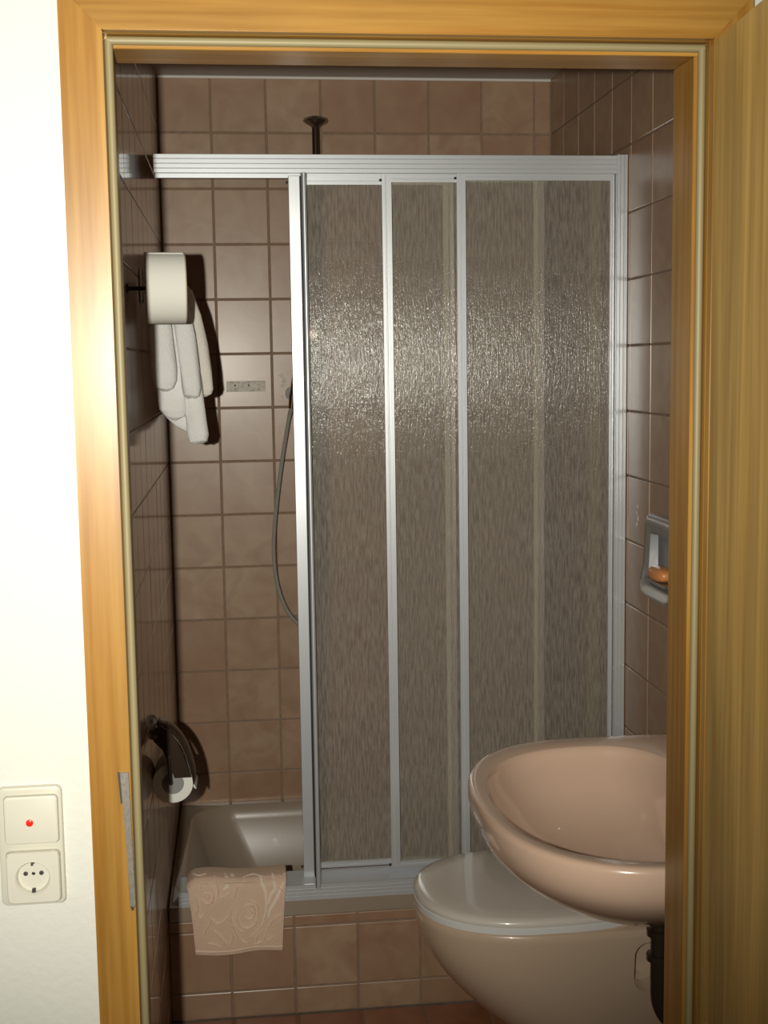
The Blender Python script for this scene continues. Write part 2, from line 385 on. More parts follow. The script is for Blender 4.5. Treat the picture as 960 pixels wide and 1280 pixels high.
# ---------------------------------------------------------------- switch and socket
sw = thing('switch_socket', (-1.1642, YF, .8745), 'cream double wall plate with red-dotted switch above an earthed socket', 'switch plate')
def ydome(bm, pts0, y0, y1, inset, r):  # rounded plate facing -y
    x0, x1, z0, z1 = pts0
    rings = []
    for (dd, yy) in ((0, y0), (0, y1+inset), (inset*.3, y1+inset*.3), (inset, y1)):
        rings.append([(p[0], yy, p[1]) for p in rrect(x0+dd, x1-dd, z0+dd, z1-dd, r)])
    return loft(bm, rings, flat=True)
bm = new_bm(); ydome(bm, (-1.2030, -1.1255, .8745, 1.0250), YF, YF-.009, .003, .008); obj('cover_frame', bm, M['plastic'], sw, smooth=40)
for z0, z1 in ((.9535, 1.0155), (.8790, .9455)):
    bm = new_bm(); ydome(bm, (-1.1955, -1.1295, z0, z1), YF-.0085, YF-.0092, .0002, .006); g = obj('shadow_gap', bm, mat('gap_tone', (.33, .31, .25), .6), sw)
bm = new_bm(); ydome(bm, (-1.1945, -1.1305, .9545, 1.0145), YF-.009, YF-.0140, .002, .005); obj('rocker', bm, M['plastic_hi'], sw, smooth=20)
bm = new_bm(); lathe(bm, [(.0044, 0), (.0044, -.0012), (.003, -.002)], (-1.1642, YF-.0140, .9817), 'y', 24); g = obj('indicator_lens', bm, M['red'], sw, smooth=60); g['label'] = 'red indicator dot'
# socket insert: plate with a round well
bm = new_bm(); cx_, cz_ = -1.1630, .9125
sq = []
for k in range(64):
    a = 2*PI*k/64; c_, s_ = math.cos(a), math.sin(a); q = 1/(abs(c_)**14+abs(s_)**14)**(1/14)
    sq.append((-1.1625+.032*q*c_, .91225+.03225*q*s_))
n = len(sq)
def circ(r, y):
    out = []
    for p in sq:
        a = math.atan2(p[1]-cz_, p[0]-cx_); out.append((cx_+r*math.cos(a), y, cz_+r*math.sin(a)))
    return out
loft(bm, [[(p[0], YF-.009, p[1]) for p in sq], [(p[0], YF-.0150, p[1]) for p in sq], [(cx_+(p[0]-cx_)*.96, YF-.0168, cz_+(p[1]-cz_)*.96) for p in sq],
          circ(.0215, YF-.0168), circ(.0208, YF-.0173), circ(.0198, YF-.0165), circ(.0186, YF-.0095)], cap0=True, cap1=True)
si = obj('socket_insert', bm, M['plastic_hi'], sw, smooth=30)
for dx, dz, r, nm in ((-.0095, .0035, .0028, 'contact_hole'), (.0095, .0035, .0028, 'contact_hole'), (0, .0035, .0022, 'centre_screw'), (-.0015, .0145, .0016, 'contact_hole')):
    bm = new_bm(); lathe(bm, [(r, 0), (r, -.0008), (r*.6, -.001)], (cx_+dx, YF-.0096, cz_+dz), 'y', 16)
    obj(nm, bm, M['hole'] if nm == 'contact_hole' else M['chrome_dull'], si)
for dz in (.0165, -.0165):
    obj('earth_clip', box(new_bm(), cx_-.0022, cx_+.0022, YF-.0150, YF-.0095, cz_+dz-.0035 if dz < 0 else cz_+dz+.0005, cz_+dz+.0015 if dz < 0 else cz_+dz+.003, .0005), M['chrome_dull'] if dz > 0 else M['hole'], si)

# ---------------------------------------------------------------- bathtub
bm = new_bm()
tx0, tx1, ty0, ty1 = XL+.001, XR-.001, YS+.001, YB-.001
def rr(x0, x1, y0, y1, r, z): return [(p[0], p[1], z) for p in rrect(x0, x1, y0, y1, r, 10)]
yr0 = YS+.055
loft(bm, [rr(tx0+.02, tx1-.02, ty0+.04, ty1-.02, .02, .03), rr(tx0+.004, tx1-.004, YS+.052, ty1-.004, .01, .04), rr(tx0+.004, tx1-.004, YS+.052, ty1-.004, .01, .2455),
          rr(tx0, tx1, ty0, ty1, .006, .2465), rr(tx0, tx1, ty0, ty1, .006, .277), rr(tx0+.003, tx1-.003, ty0+.003, ty1-.003, .006, .280),
          rr(tx0+.030, tx1-.04, yr0, ty1-.022, .11, .2795), rr(tx0+.040, tx1-.05, yr0+.006, ty1-.030, .11, .272), rr(tx0+.052, tx1-.07, yr0+.016, ty1-.040, .11, .240),
          rr(tx0+.095, tx1-.11, yr0+.035, ty1-.065, .12, .11), rr(tx0+.125, tx1-.15, yr0+.07, ty1-.10, .12, .070), rr(tx0+.20, tx1-.22, yr0+.13, ty1-.16, .11, .058)])
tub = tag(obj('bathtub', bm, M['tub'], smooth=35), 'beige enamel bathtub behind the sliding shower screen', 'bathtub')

# ---------------------------------------------------------------- shower screen
se = thing('shower_enclosure', (-.53, YS+.02, .2805), 'aluminium-framed three-panel sliding shower screen of rain-textured acrylic', 'shower screen')
def grooves(z0, z1, y, n, depth=.0022, flat=.68):
    """front face polyline from z0 to z1 with n ribs"""
    pts = []; p = (z1-z0)/n
    for i in range(n):
        a = z0+p*i; pts += [(y+depth, a), (y, a+p*(1-flat)/2*.6), (y, a+p*(1-(1-flat)/2*.6)), (y+depth, a+p)]
    out = []
    for q in pts:
        if not out or out[-1] != q: out.append(q)
    return out
RX0, RX1 = -1.0640, XR
bm = new_bm()
prism(bm, grooves(1.9545, 1.9955, YS, 4)+[(YS+.060, 1.9955), (YS+.060, 1.952), (YS+.056, 1.952), (YS+.056, 1.985), (YS+.004, 1.985), (YS+.004, 1.9545)], 'x', RX0, RX1-.001)
obj('top_rail', bm, M['alu'], se)
bm = new_bm()
prism(bm, grooves(.2830, .3185, YS, 4)+[(YS+.006, .3185), (YS+.008, .312), (YS+.052, .334), (YS+.052, .2805), (YS+.002, .2805)], 'x', RX0, RX1-.001)
obj('bottom_rail', bm, M['alu'], se)
def xgrooves(x0, x1, y, n, depth=.002):
    return [(b, a) for a, b in grooves(x0, x1, y, n, depth)]
bm = new_bm(); prism(bm, xgrooves(-.0265, -.001, YS-.003, 3, .0025)+[(-.001, YS+.06), (-.0265, YS+.06)], 'z', .3190, 1.9540); obj('wall_profile', bm, M['alu'], se)
bm = new_bm(); prism(bm, xgrooves(-.0265, -.001, YS-.003, 3, .0025)+[(-.001, YS-.0005), (-.0265, YS-.0005)], 'z', 1.9540, 1.9965); obj('profile_cap', bm, M['alu'], se)
bm = new_bm(); prism(bm, xgrooves(-.0265, -.001, YS-.003, 3, .0025)+[(-.001, YS-.0005), (-.0265, YS-.0005)], 'z', .281, .3190); obj('profile_cap', bm, M['alu'], se)
def bx(bm, *a, b=.0008): return box(bm, *a, b)
def panel(x0, x1, y, z0, z1, ls, rs, lead=False):
    t = .010
    fr_ = obj('sliding_panel', box(new_bm(), x0+ls-.001, x1-rs+.001, y+.004, y+.0065, z0+.0125, z1-.014), M['glass'], se)
    fr_.data.materials.append(M['clear'])
    for f in fr_.data.polygons: f.material_index = 0 if f.normal.y < -.5 else 1
    fr_['label'] = 'rain-textured translucent acrylic pane'
    # head and foot bars with a centre groove
    for nm, a, b in (('head_bar', z1-.0150, z1), ('foot_bar', z0, z0+.0135)):
        m_ = (a+b)/2; bm = new_bm()
        prism(bm, [(y, a), (y, m_-.0012), (y+.0015, m_-.0006), (y+.0015, m_+.0006), (y, m_+.0012), (y, b), (y+t, b), (y+t, a)], 'x', x0+ls*.98, x1-rs*.98)
        obj(nm, bm, M['alu'], fr_)
    # stiles
    bm = new_bm()
    if lead:
        prism(bm, [(x0, y-.004), (x0+.0255, y-.004), (x0+.0255, y+t), (x0, y+t)], 'z', z0-.026, z1+.004); bmesh.ops.bevel(bm, geom=bm.edges[:], offset=.001, segments=1, affect='EDGES')
    else:
        prism(bm, [(x0, y-.001), (x0+ls*.30, y-.001), (x0+ls*.34, y+.001), (x0+ls*.42, y+.001), (x0+ls*.46, y-.001), (x0+ls, y-.001), (x0+ls, y+t), (x0, y+t)], 'z', z0, z1)
    obj('stile', bm, M['alu'], fr_)
    bm = new_bm(); prism(bm, [(x1-rs, y), (x1-rs*.6, y), (x1-rs*.5, y+.0015), (x1-rs*.4, y), (x1, y), (x1, y+t), (x1-rs, y+t)], 'z', z0, z1); obj('stile', bm, M['alu'], fr_)
    if rs > .02: obj('bright_edge_strip', box(new_bm(), x1-rs-.003, x1-rs+.006, y-.0012, y-.0002, z0+.002, z1-.002), M['edge'], fr_)  # pale strip added so the rear stile shows brighter through the pane
    g = obj('gasket', box(new_bm(), x0+ls, x0+ls+.0015, y+.001, y+.004, z0+.0135, z1-.015), M['rubber'], fr_)
    for zz in (z0+.006, z1-.010):
        bm = new_bm(); lathe(bm, [(.003, 0), (.003, -.004), (.0015, -.0045)], (x0-.003, y+.004, zz), 'y', 12); obj('guide_stud', bm, M['rubber'], fr_)
    return fr_
pa = panel(-.7700, -.3960, YS+.038, .3420, 1.9500, .0270, .022, True)
# lead stile grip bar standing proud of the rails
bm = new_bm(); lathe(bm, [(.001, 0), (.0052, .001), (.0052, 1.644), (.001, 1.645)], (-.7375, YS-.0062, .3110), 'z', 14); obj('grip_bar', bm, M['alu'], pa, smooth=60)
obj('grip_web', box(new_bm(), -.7440, -.7412, YS-.004, YS-.0005, .3110, 1.9540), M['rubber'], pa)
obj('grip_web', box(new_bm(), -.7455, -.7415, YS-.0005, YS+.040, .3360, 1.9490), M['rubber'], pa)
pb = panel(-.5610, -.1890, YS+.024, .3400, 1.9535, .0215, .022)
pc = panel(-.3930, -.0285, YS+.010, .3380, 1.9560, .0200, .0095)
obj('seal_strip', box(new_bm(), -.0760, -.0470, YS+.0515, YS+.055, .336, 1.950), M['seal'], se)['label'] = 'pale seal strip behind acrylic'

# ---------------------------------------------------------------- shower fittings
sr = thing('shower_riser', (-.667, YB-.08, .9), 'dark chrome vertical shower riser topped with a round flange', 'shower riser')
yp = YB-.08
bm = new_bm(); lathe(bm, [(.002, 0), (.0095, .002), (.0095, 1.285), (.004, 1.287)], (-.667, yp, .9), 'z', 20); obj('pipe', bm, M['brown'], sr, smooth=50)
bm = new_bm(); lathe(bm, [(.0095, 0), (.012, .004), (.030, .014), (.0335, .020), (.030, .026), (.014, .031), (.003, .034)], (-.667, yp, 2.166), 'z', 28); obj('flange', bm, M['chrome_dull'], sr, smooth=50)
for zz in (1.0, 1.85):
    bm = new_bm(); lathe(bm, [(.016, 0), (.016, .006), (.008, .010), (.008, .07)], (-.667, yp, zz), 'y', 20)
    for v in bm.verts: v.co.y = 2*yp-v.co.y+.0795
    obj('wall_bracket', bm, M['chrome'], sr, smooth=50)
hs = thing('hand_shower', (-.742, YB, 1.42), 'chrome hand shower in its wall holder beside the screen edge', 'hand shower')
bm = new_bm(); lathe(bm, [(.020, 0), (.020, -.006), (.010, -.012), (.010, -.055), (.004, -.057)], (-.742, YB, 1.455), 'y', 24); obj('wall_holder', bm, M['alu'], hs, smooth=50)
bm = new_bm(); tube(bm, [(-.748, YB-.07, 1.415), (-.744, YB-.07, 1.45), (-.730, YB-.075, 1.52), (-.715, YB-.085, 1.60)], lambda t, i: .009+.004*t, 14); obj('handle', bm, M['chrome'], hs, smooth=50)
bm = new_bm(); lathe(bm, [(.004, .028), (.022, .020), (.034, .004), (.034, -.004), (.004, -.006)], (-.708, YB-.095, 1.625), 'y', 28); obj('spray_head', bm, M['chrome'], hs, smooth=50)
ho = spline([(-.748, YB-.07, 1.417), (-.7565, yp, 1.385), (-.778, yp, 1.27), (-.797, yp, 1.14), (-.8065, yp, 1.03), (-.801, yp, .94), (-.782, yp, .87), (-.752, yp, .822), (-.715, yp, .80), (-.685, yp, .83), (-.667, yp-.0, .8960)], 48)
bm = new_bm(); tube(bm, ho, lambda t, i: .0064 if i % 2 else .0050, 10)
tag(obj('shower_hose', bm, M['hosemetal']), 'ribbed metal shower hose hanging in a loop left of the screen', 'hose')

# cement residue with screw holes on the back wall
gp = obj('cement_patch', box(new_bm(), -.925, -.816, YB-.0012, YB+.0001, 1.462, 1.492, .0005), M['glue'], wb); gp['label'] = 'pale cement patch with two screw holes'
for x in (-.901, -.863):
    bm = new_bm(); lathe(bm, [(.0028, 0), (.0028, -.0016)], (x, YB, 1.480), 'y', 12); obj('screw_hole', bm, M['hole'], gp)
bm = new_bm()
for k in range(9):
    a = random.uniform(-.012, .012); b = random.uniform(-.014, .016)
    lathe(bm, [(random.uniform(.003, .006), 0), (.002, -.0018)], (-.768+a*.6, YB-.0001, 1.49+b), 'y', 9)
lathe(bm, [(.004, 0), (.002, -.0018)], (-.770, YB-.0001, 1.447), 'y', 9)
obj('cement_speck', bm, M['white'], wb)['label'] = 'white specks of old filler'

# ---------------------------------------------------------------- bath mat over the bottom rail
def matprof(s):  # s 0..1 from inside end, over the rail, to the hanging hem
    P = [(YS+.058, .300), (YS+.060, .332), (YS+.054, .3455), (YS+.025, .3445), (YS+.004, .3420), (YS-.0075, .333), (YS-.0110, .300), (YS-.0120, .245), (YS-.0115, .172)]
    t = s*(len(P)-1); i = min(int(t), len(P)-2); f = t-i
    return P[i][0]*(1-f)+P[i+1][0]*f, P[i][1]*(1-f)+P[i+1][1]*f
bt = thing('bath_mat', (-.927, YS, .165), 'peach terry bath mat with a rose pattern draped over the bath edge', 'bath mat')
bm = new_bm(); nu, nv = 26, 40; gridv = []
def matpt(u, s, off=0):
    y, z = matprof(s); k = max(0, (s-.55)/.45)
    x0 = -1.0420+.014*k**1.3; x1 = -.8130-.013*k**1.3
    x = x0+(x1-x0)*u
    y += .0016*math.sin(u*9+1)*k - (off if s >= .5 else off*.3)
    if s < .5: z += off
    z += (.003*math.sin(u*5.2) - .006*(1-u)*(1 if s > .9 else 0))*(1-k)+k*(-.003*math.sin(u*7)-.004*(1-abs(2*u-1)))
    if s < .62: z += .003*math.sin(u*8+.6)
    if u < .06 and k < .5: z -= .010*(1-u/.06)
    return Vector((x, y, z))
for j in range(nv+1): gridv.append([bm.verts.new(matpt(i/nu, j/nv)) for i in range(nu+1)])
for j in range(nv):
    for i in range(nu): bm.faces.new((gridv[j][i], gridv[j][i+1], gridv[j+1][i+1], gridv[j+1][i]))
bmesh.ops.recalc_face_normals(bm, faces=bm.faces[:])
o = obj('cloth', bm, M['mat'], bt, smooth=60)
sm = o.modifiers.new('thick', 'SOLIDIFY'); sm.thickness = .009; sm.offset = 0
bv = o.modifiers.new('round', 'BEVEL'); bv.width = .003; bv.segments = 2; bv.limit_method = 'ANGLE'
# raised rose strokes, given on a 605 x 450 drawing of the mat's front
strokes = [
 [(372,395),(355,440),(370,485),(410,508),(455,500),(490,470),(498,425),(480,385),(440,368)], [(345,375),(312,430),(322,480),(355,510),(392,522)],
 [(400,430),(410,400),(445,392),(470,415),(465,450),(430,465),(405,450)], [(430,430),(445,418),(455,432),(442,444)],
 [(372,296),(425,262),(480,258),(530,300),(548,360),(545,430),(520,500)], [(365,300),(345,345)], [(430,508),(445,488)], [(580,268),(600,310),(575,350),(560,390)],
 [(655,270),(625,330),(600,375),(570,420),(560,460)], [(650,440),(600,470),(560,520),(535,580)], [(620,300),(650,330)],
 [(530,520),(490,560),(485,600)], [(300,430),(320,490),(370,560),(420,585)], [(255,345),(300,335),(330,320)], [(290,250),(300,290),(275,310)],
 [(120,300),(150,285),(190,290),(215,320),(205,360),(165,375),(130,350)], [(150,330),(172,318),(188,335),(170,350)], [(100,330),(110,390),(95,420),(115,445),(145,420)],
 [(225,365),(240,340),(245,300),(225,270)], [(120,540),(150,500),(175,470),(185,440)], [(180,440),(220,470),(270,460),(300,440)], [(190,500),(230,530),(280,580)],
 [(150,570),(200,575),(235,590)], [(310,500),(325,545),(300,585)], [(380,570),(400,600)], [(440,560),(500,520),(520,500)], [(600,560),(560,590)], [(90,240),(130,260),(170,255)], [(330,250),(345,280)], [(470,600),(520,590)]]
bm = new_bm()
def draw(x, y):
    u = (x-60)/605; v = (y-190)/450
    if v < .2: return matpt(u, .16+.34*max(v, 0)/.2, .0046)
    z = .338-(.338-.170)*(v-.2)/.8; s = .5
    for k in range(200):
        s = .5+.5*k/200
        if matprof(s)[1] <= z: break
    return matpt(u, s, .0046)
for st in strokes:
    P = spline([(a, b, 0) for a, b in st], 5) if len(st) > 2 else [Vector((*st[0], 0)), Vector(((st[0][0]+st[1][0])/2, (st[0][1]+st[1][1])/2, 0)), Vector((*st[1], 0))]
    pts = [draw(p.x, p.y) for p in P]
    tube(bm, pts, lambda t, i: (.0046*(.5+.6*math.sin(PI*min(max(t, .08), .92))), .0016), 8)
obj('rose_relief', bm, M['mat2'], bt, smooth=60)['label'] = 'paler raised rose pattern'
bm = new_bm(); tube(bm, [matpt(i/24, .985, .0045) for i in range(25)], .0017, 6); obj('hem', bm, M['mat2'], bt, smooth=60)

# ---------------------------------------------------------------- towels on their wall hook
hk = thing('towel_hook', (XL, 2.72, 1.69), 'small chrome double hook on the left wall carrying the white towels', 'hook')
obj('wall_plate', box(new_bm(), XL+.0001, XL+.006, 2.70, 2.74, 1.665, 1.735, .002, 2), M['chrome'], hk)
for yy in (2.71, 2.73):
    bm = new_bm(); tube(bm, spline([(XL+.005, yy, 1.69), (XL+.03, yy, 1.685), (XL+.055, yy, 1.69), (XL+.062, yy, 1.71)], 5), .0045, 10); obj('prong', bm, M['chrome'], hk, smooth=50)
def fold(bm, secs, n=22, seed=0):
    rnd = random.Random(seed); rings = []
    S_ = []
    for k in range(len(secs)-1):
        for i in range(6):
            t = i/6; S_.append([a*(1-t)+b*t for a, b in zip(secs[k], secs[k+1])])
    S_.append(list(secs[-1]))
    ph = rnd.uniform(0, 6)
    for q, (z, x, y, rx, ry) in enumerate(S_):
        ring = []
        for k in range(n):
            a = 2*PI*k/n; c, s = math.cos(a), math.sin(a)
            e = .75; w_ = 1+.05*math.sin(3*a+ph+z*14)+.03*math.sin(5*a+z*33)
            ring.append((x+rx*w_*math.copysign(abs(c)**e, c), y+ry*w_*math.copysign(abs(s)**e, s), z+.0015*math.sin(a*2+ph)))
        rings.append(ring)
    return loft(bm, rings)
def rounded(z0, z1, secs, cap=.014):
    return secs
# front, shorter towel: two doubled folds and a strip falling to the right
bm = new_bm()
fold(bm, [(1.705, -1.052, 2.700, .016, .014), (1.66, -1.052, 2.690, .023, .018), (1.58, -1.048, 2.685, .0255, .020), (1.53, -1.045, 2.683, .0270, .022), (1.505, -1.044, 2.683, .0250, .020), (1.490, -1.044, 2.683, .018, .015), (1.485, -1.044, 2.683, .007, .006)], seed=1)
fold(bm, [(1.705, -1.030, 2.698, .014, .014), (1.66, -1.008, 2.696, .018, .018), (1.60, -.9990, 2.692, .0195, .018), (1.53, -.9930, 2.690, .0200, .019), (1.490, -.9905, 2.690, .0200, .019), (1.474, -.9905, 2.690, .0165, .015), (1.469, -.9905, 2.690, .008, .008)], seed=2)
tag(obj('hand_towel', bm, M['terry'], smooth=70), 'white terry hand towel with two thick folds, in front on the left wall hook', 'towel', 'white towels on the wall hook')
bm = new_bm()
fold(bm, [(1.708, -1.022, 2.742, .020, .012), (1.69, -1.006, 2.745, .022, .013), (1.64, -.9900, 2.750, .024, .014), (1.58, -.9760, 2.752, .0215, .015), (1.52, -.9675, 2.752, .0200, .016), (1.485, -.9640, 2.752, .0180, .015), (1.475, -.9640, 2.752, .0140, .012), (1.471, -.964, 2.752, .006, .006)], seed=3)
tag(obj('guest_towel', bm, M['terry_shaded'], smooth=70), 'white terry towel in a painted shaded tone, falling obliquely, rightmost on the left wall hook', 'towel', 'white towels on the wall hook')
bm = new_bm()
fold(bm, [(1.705, -1.045, 2.722, .022, .010), (1.60, -1.035, 2.724, .030, .013), (1.52, -1.034, 2.722, .030, .016), (1.47, -1.032, 2.716, .0285, .019), (1.445, -1.031, 2.714, .0270, .018), (1.430, -1.027, 2.714, .0195, .013), (1.424, -1.027, 2.714, .008, .006)], seed=4)
fold(bm, [(1.60, -1.005, 2.726, .020, .012), (1.50, -.990, 2.722, .022, .015), (1.42, -.982, 2.716, .0215, .017), (1.392, -.980, 2.715, .0225, .018), (1.378, -.980, 2.715, .0190, .015), (1.373, -.980, 2.715, .009, .008)], seed=5)
fold(bm, [(1.60, -1.022, 2.738, .032, .008), (1.48, -1.018, 2.736, .036, .009), (1.43, -1.010, 2.734, .036, .009), (1.410, -1.000, 2.732, .026, .009), (1.398, -.990, 2.73, .014, .006)], seed=6)
tag(obj('bath_towel', bm, M['terry'], smooth=70), 'longest white bath towel hanging lowest on the left wall hook', 'towel', 'white towels on the wall hook')

# spare paper roll on a peg above the towels
ph_ = thing('paper_roll_peg', (XL, 2.39, 1.675), 'chrome wall peg holding the large white paper roll', 'holder')
bm = new_bm(); lathe(bm, [(.009, .0001), (.009, .002), (.0040, .004), (.0040, .103), (.004, .104)], (XL, 2.388, 1.6755), 'x', 24); obj('peg', bm, M['brown'], ph_, smooth=50)
pr_ = thing('paper_roll', (-1.022, 2.39, 1.611), 'large white paper roll on the left wall above the towels', 'paper roll')
def rotz(bm, c, a):
    bmesh.ops.rotate(bm, verts=bm.verts[:], cent=Vector(c), matrix=Matrix.Rotation(a, 3, 'Z'))
rc = (-1.020, 2.388, 1.6755); ra = math.radians(4)
bm = new_bm(); lathe(bm, [(.020, -.0365), (.0625, -.0365), (.0640, -.035), (.0640, .033), (.0625, .0345), (.020, .0345)], rc, 'x', 56)
bm.faces.ensure_lookup_table()
rotz(bm, rc, ra); o = obj('paper', bm, M['paper'], pr_, smooth=40)
bm = new_bm(); lathe(bm, [(.0215, .0347), (.0610, .0347), (.0608, .0356), (.0215, .0356)], rc, 'x', 48); rotz(bm, rc, ra); obj('roll_end', bm, M['paper_edge'], pr_, smooth=30)
bm = new_bm(); pts = []
rings = []
for k in range(11):
    a = math.radians(112-4.6*k); r = .0648+.0010*math.sin(k*1.3)
    rings.append([(rc[0]-.036+.070*i/8, rc[1]-r*math.cos(PI-a)*-1*-1, rc[2]+r*math.sin(a)+(.0012*math.sin(i*1.9) if k > 8 else 0)) for i in range(9)])
vr = [[bm.verts.new(p) for p in r] for r in rings]
for A, B in zip(vr, vr[1:]):
    for i in range(8): bm.faces.new((A[i], A[i+1], B[i+1], B[i]))
o = obj('loose_sheet', bm, M['paper'], pr_, smooth=60); sm = o.modifiers.new('thick', 'SOLIDIFY'); sm.thickness = .0006

# ---------------------------------------------------------------- toilet paper holder and roll
tp = thing('toilet_paper_holder', (XL, 2.60, .80), 'dark chrome toilet paper holder with curved hood on the left wall', 'holder')
bm = new_bm(); lathe(bm, [(.026, .0001), (.026, .006), (.016, .012), (.010, .016), (.010, .034), (.004, .036)], (XL, 2.60, .800), 'x', 28); obj('wall_rosette', bm, M['chrome_dull'], tp, smooth=50)
bm = new_bm(); tube(bm, spline([(XL+.030, 2.60, .800), (XL+.036, 2.575, .795), (XL+.036, 2.553, .760), (XL+.037, 2.549, .715), (XL+.038, 2.556, .693), (XL+.038, 2.580, .690), (XL+.038, 2.672, .690)], 8), .0042, 10); obj('wire_arm', bm, M['brown'], tp, smooth=50)
bm = new_bm(); tube(bm, [(XL+.012, 2.585, .806), (XL+.010, 2.56, .800), (XL+.002+.008, 2.545, .794)], .0045, 10); obj('hood_pivot', bm, M['chrome_dull'], tp, smooth=50)
bm = new_bm(); prism(bm, [(XL+.004, .806), (XL+.020, .816), (XL+.038, .806), (XL+.054, .780), (XL+.066, .750), (XL+.080, .706), (XL+.046, .706), (XL+.034, .740), (XL+.024, .765), (XL+.006, .785)], 'y', 2.5470, 2.5490); obj('hood_shade_plate', bm, M['brown'], tp)  # dark end plate, also painting the hood's shaded inside and shade on the roll
# hood: bent sheet from the rosette over the roll
bm = new_bm(); rings = []
hp = spline([(XL+.012, 0, .812), (XL+.034, 0, .802), (XL+.056, 0, .778), (XL+.072, 0, .745), (XL+.081, 0, .712), (XL+.084, 0, .690)], 5)
for k, q in enumerate(hp):
    t = k/(len(hp)-1); hw = .028+.024*min(1, t*1.6)
    rings.append([(q.x, 2.606-hw, q.z-.002), (q.x+.0025, 2.606-hw*.5, q.z+.001), (q.x+.003, 2.606, q.z+.002), (q.x+.0025, 2.606+hw*.5, q.z+.001), (q.x, 2.606+hw, q.z-.002)])
vr = [[bm.verts.new(p) for p in r] for r in rings]
for A, B in zip(vr, vr[1:]):
    for i in range(4): bm.faces.new((A[i], A[i+1], B[i+1], B[i]))
o = obj('hood', bm, M['brown'], tp, smooth=60); sm = o.modifiers.new('thick', 'SOLIDIFY'); sm.thickness = .0014
tr = thing('toilet_roll', (-1.0505, 2.61, .646), 'small white toilet roll under the dark curved hood', 'toilet roll')
c0 = (-1.0490, 2.612, .6885)
bm = new_bm(); rings = []
for r, t in ((.0225, -.045), (.0405, -.045), (.0410, -.0445), (.0410, .045), (.0225, .045), (.0225, -.045)):
    rings.append([(c0[0]+r*math.cos(2*PI*k/48), c0[1]+t, c0[2]+r*math.sin(2*PI*k/48)) for k in range(48)])
loft(bm, rings, False, False); bmesh.ops.remove_doubles(bm, verts=bm.verts[:], dist=1e-6); obj('paper', bm, M['paper'], tr, smooth=40)
bm = new_bm(); lathe(bm, [(.0222, -.0440), (.0222, -.0425), (.0222, .0425)], c0, 'y', 40); obj('core', bm, M['card'], tr, smooth=40)
bm = new_bm(); prism(bm, [(-1.0110, .700), (-1.0085, .690), (-1.0020, .672), (-1.0075, .677)], 'y', 2.572, 2.65); obj('loose_corner', bm, M['paper'], tr)

# ---------------------------------------------------------------- toilet
YT = 2.560
wc = thing('toilet', (-.28, YT, .055), 'beige wall-hung toilet with closed grey-beige lid below the washbasin', 'toilet')
def dsec(tip, b, z, back=-.0015, n=2.35, nb=5.5, cfrac=.5, yc=YT, cnt=72, cx=None):
    c = cx if cx is not None else back+(tip-back)*cfrac
    aL, aR = c-tip, back-c; out = []
    for k in range(cnt):
        a = 2*PI*k/cnt; ca, sa = math.cos(a), math.sin(a)
        e = 2/(n if ca < 0 else nb)
        x = c+(aL if ca < 0 else aR)*math.copysign(abs(ca)**e, ca); y = yc+b*math.copysign(abs(sa)**(2/(n if ca < 0 else nb)), sa)
        out.append((x, y, z))
    return out
bm = new_bm()
lv = [(.055, -.200, .075), (.060, -.235, .100), (.085, -.285, .118), (.115, -.335, .132), (.150, -.380, .146), (.190, -.428, .160), (.230, -.468, .171), (.270, -.503, .180), (.310, -.530, .186), (.350, -.5475, .190), (.385, -.5545, .192), (.400, -.5545, .192), (.4045, -.550, .188)]
loft(bm, [dsec(t, b, z, n=2.25, nb=6) for z, t, b in lv])
bowl = obj('bowl', bm, M['ceramic_wc'], wc, smooth=50)
# mounting pocket cut in each side near the wall
for sgn in (-1, 1):
    cb = new_bm()
    yw = YT+sgn*.185
    rings = []
    for (yy, sc) in ((yw+sgn*.05, 1.15), (yw, 1.08), (yw-sgn*.050, 1.0), (yw-sgn*.065, .8)):
        rings.append([(-.088+(p[0])*sc, yy, .326+(p[1]+(.012 if p[0] > 0 else 0))*sc) for p in rrect(-.045, .045, -.055, .045, .026, 6)])
    loft(cb, rings)
    cutter = obj('cutter', cb, M['ceramic_wc'])
    md = bowl.modifiers.new('cut', 'BOOLEAN'); md.object = cutter; md.operation = 'DIFFERENCE'; md.solver = 'EXACT'
    bpy.context.view_layer.update()
    dg = bpy.context.evaluated_depsgraph_get()
    me = bpy.data.meshes.new_from_object(bowl.evaluated_get(dg)); bowl.modifiers.clear(); bowl.data = me
    bpy.data.objects.remove(cutter)
def slab(secs): 
    bm = new_bm(); return loft(bm, secs)
SB = -.085
obj('seat', slab([dsec(-.5500, .188, .4050, SB, 2.2, 3.4), dsec(-.5545, .193, .4080, SB, 2.2, 3.4), dsec(-.5545, .193, .4195, SB, 2.2, 3.4), dsec(-.5510, .190, .4215, SB, 2.2, 3.4)]), M['seat'], wc, smooth=50)
obj('lid', slab([dsec(-.5480, .188, .4218, SB, 2.2, 3.4), dsec(-.5540, .194, .4235, SB, 2.2, 3.4), dsec(-.5555, .1955, .4300, SB, 2.2, 3.4), dsec(-.5520, .192, .4360, SB, 2.2, 3.4), dsec(-.5420, .183, .4395, SB, 2.2, 3.2), dsec(-.50, .150, .4425, SB-.02, 2.2, 3), dsec(-.40, .08, .4440, SB-.09, 2.2, 2.6)]), M['lid'], wc, smooth=60)
for sgn in (-1, 1):
    bm = new_bm(); lathe(bm, [(.005, -.03), (.011, -.028), (.011, .028), (.005, .03)], (-.073, YT+sgn*.075, .4155), 'y', 16); obj('hinge', bm, M['chrome_dull'], wc, smooth=50)

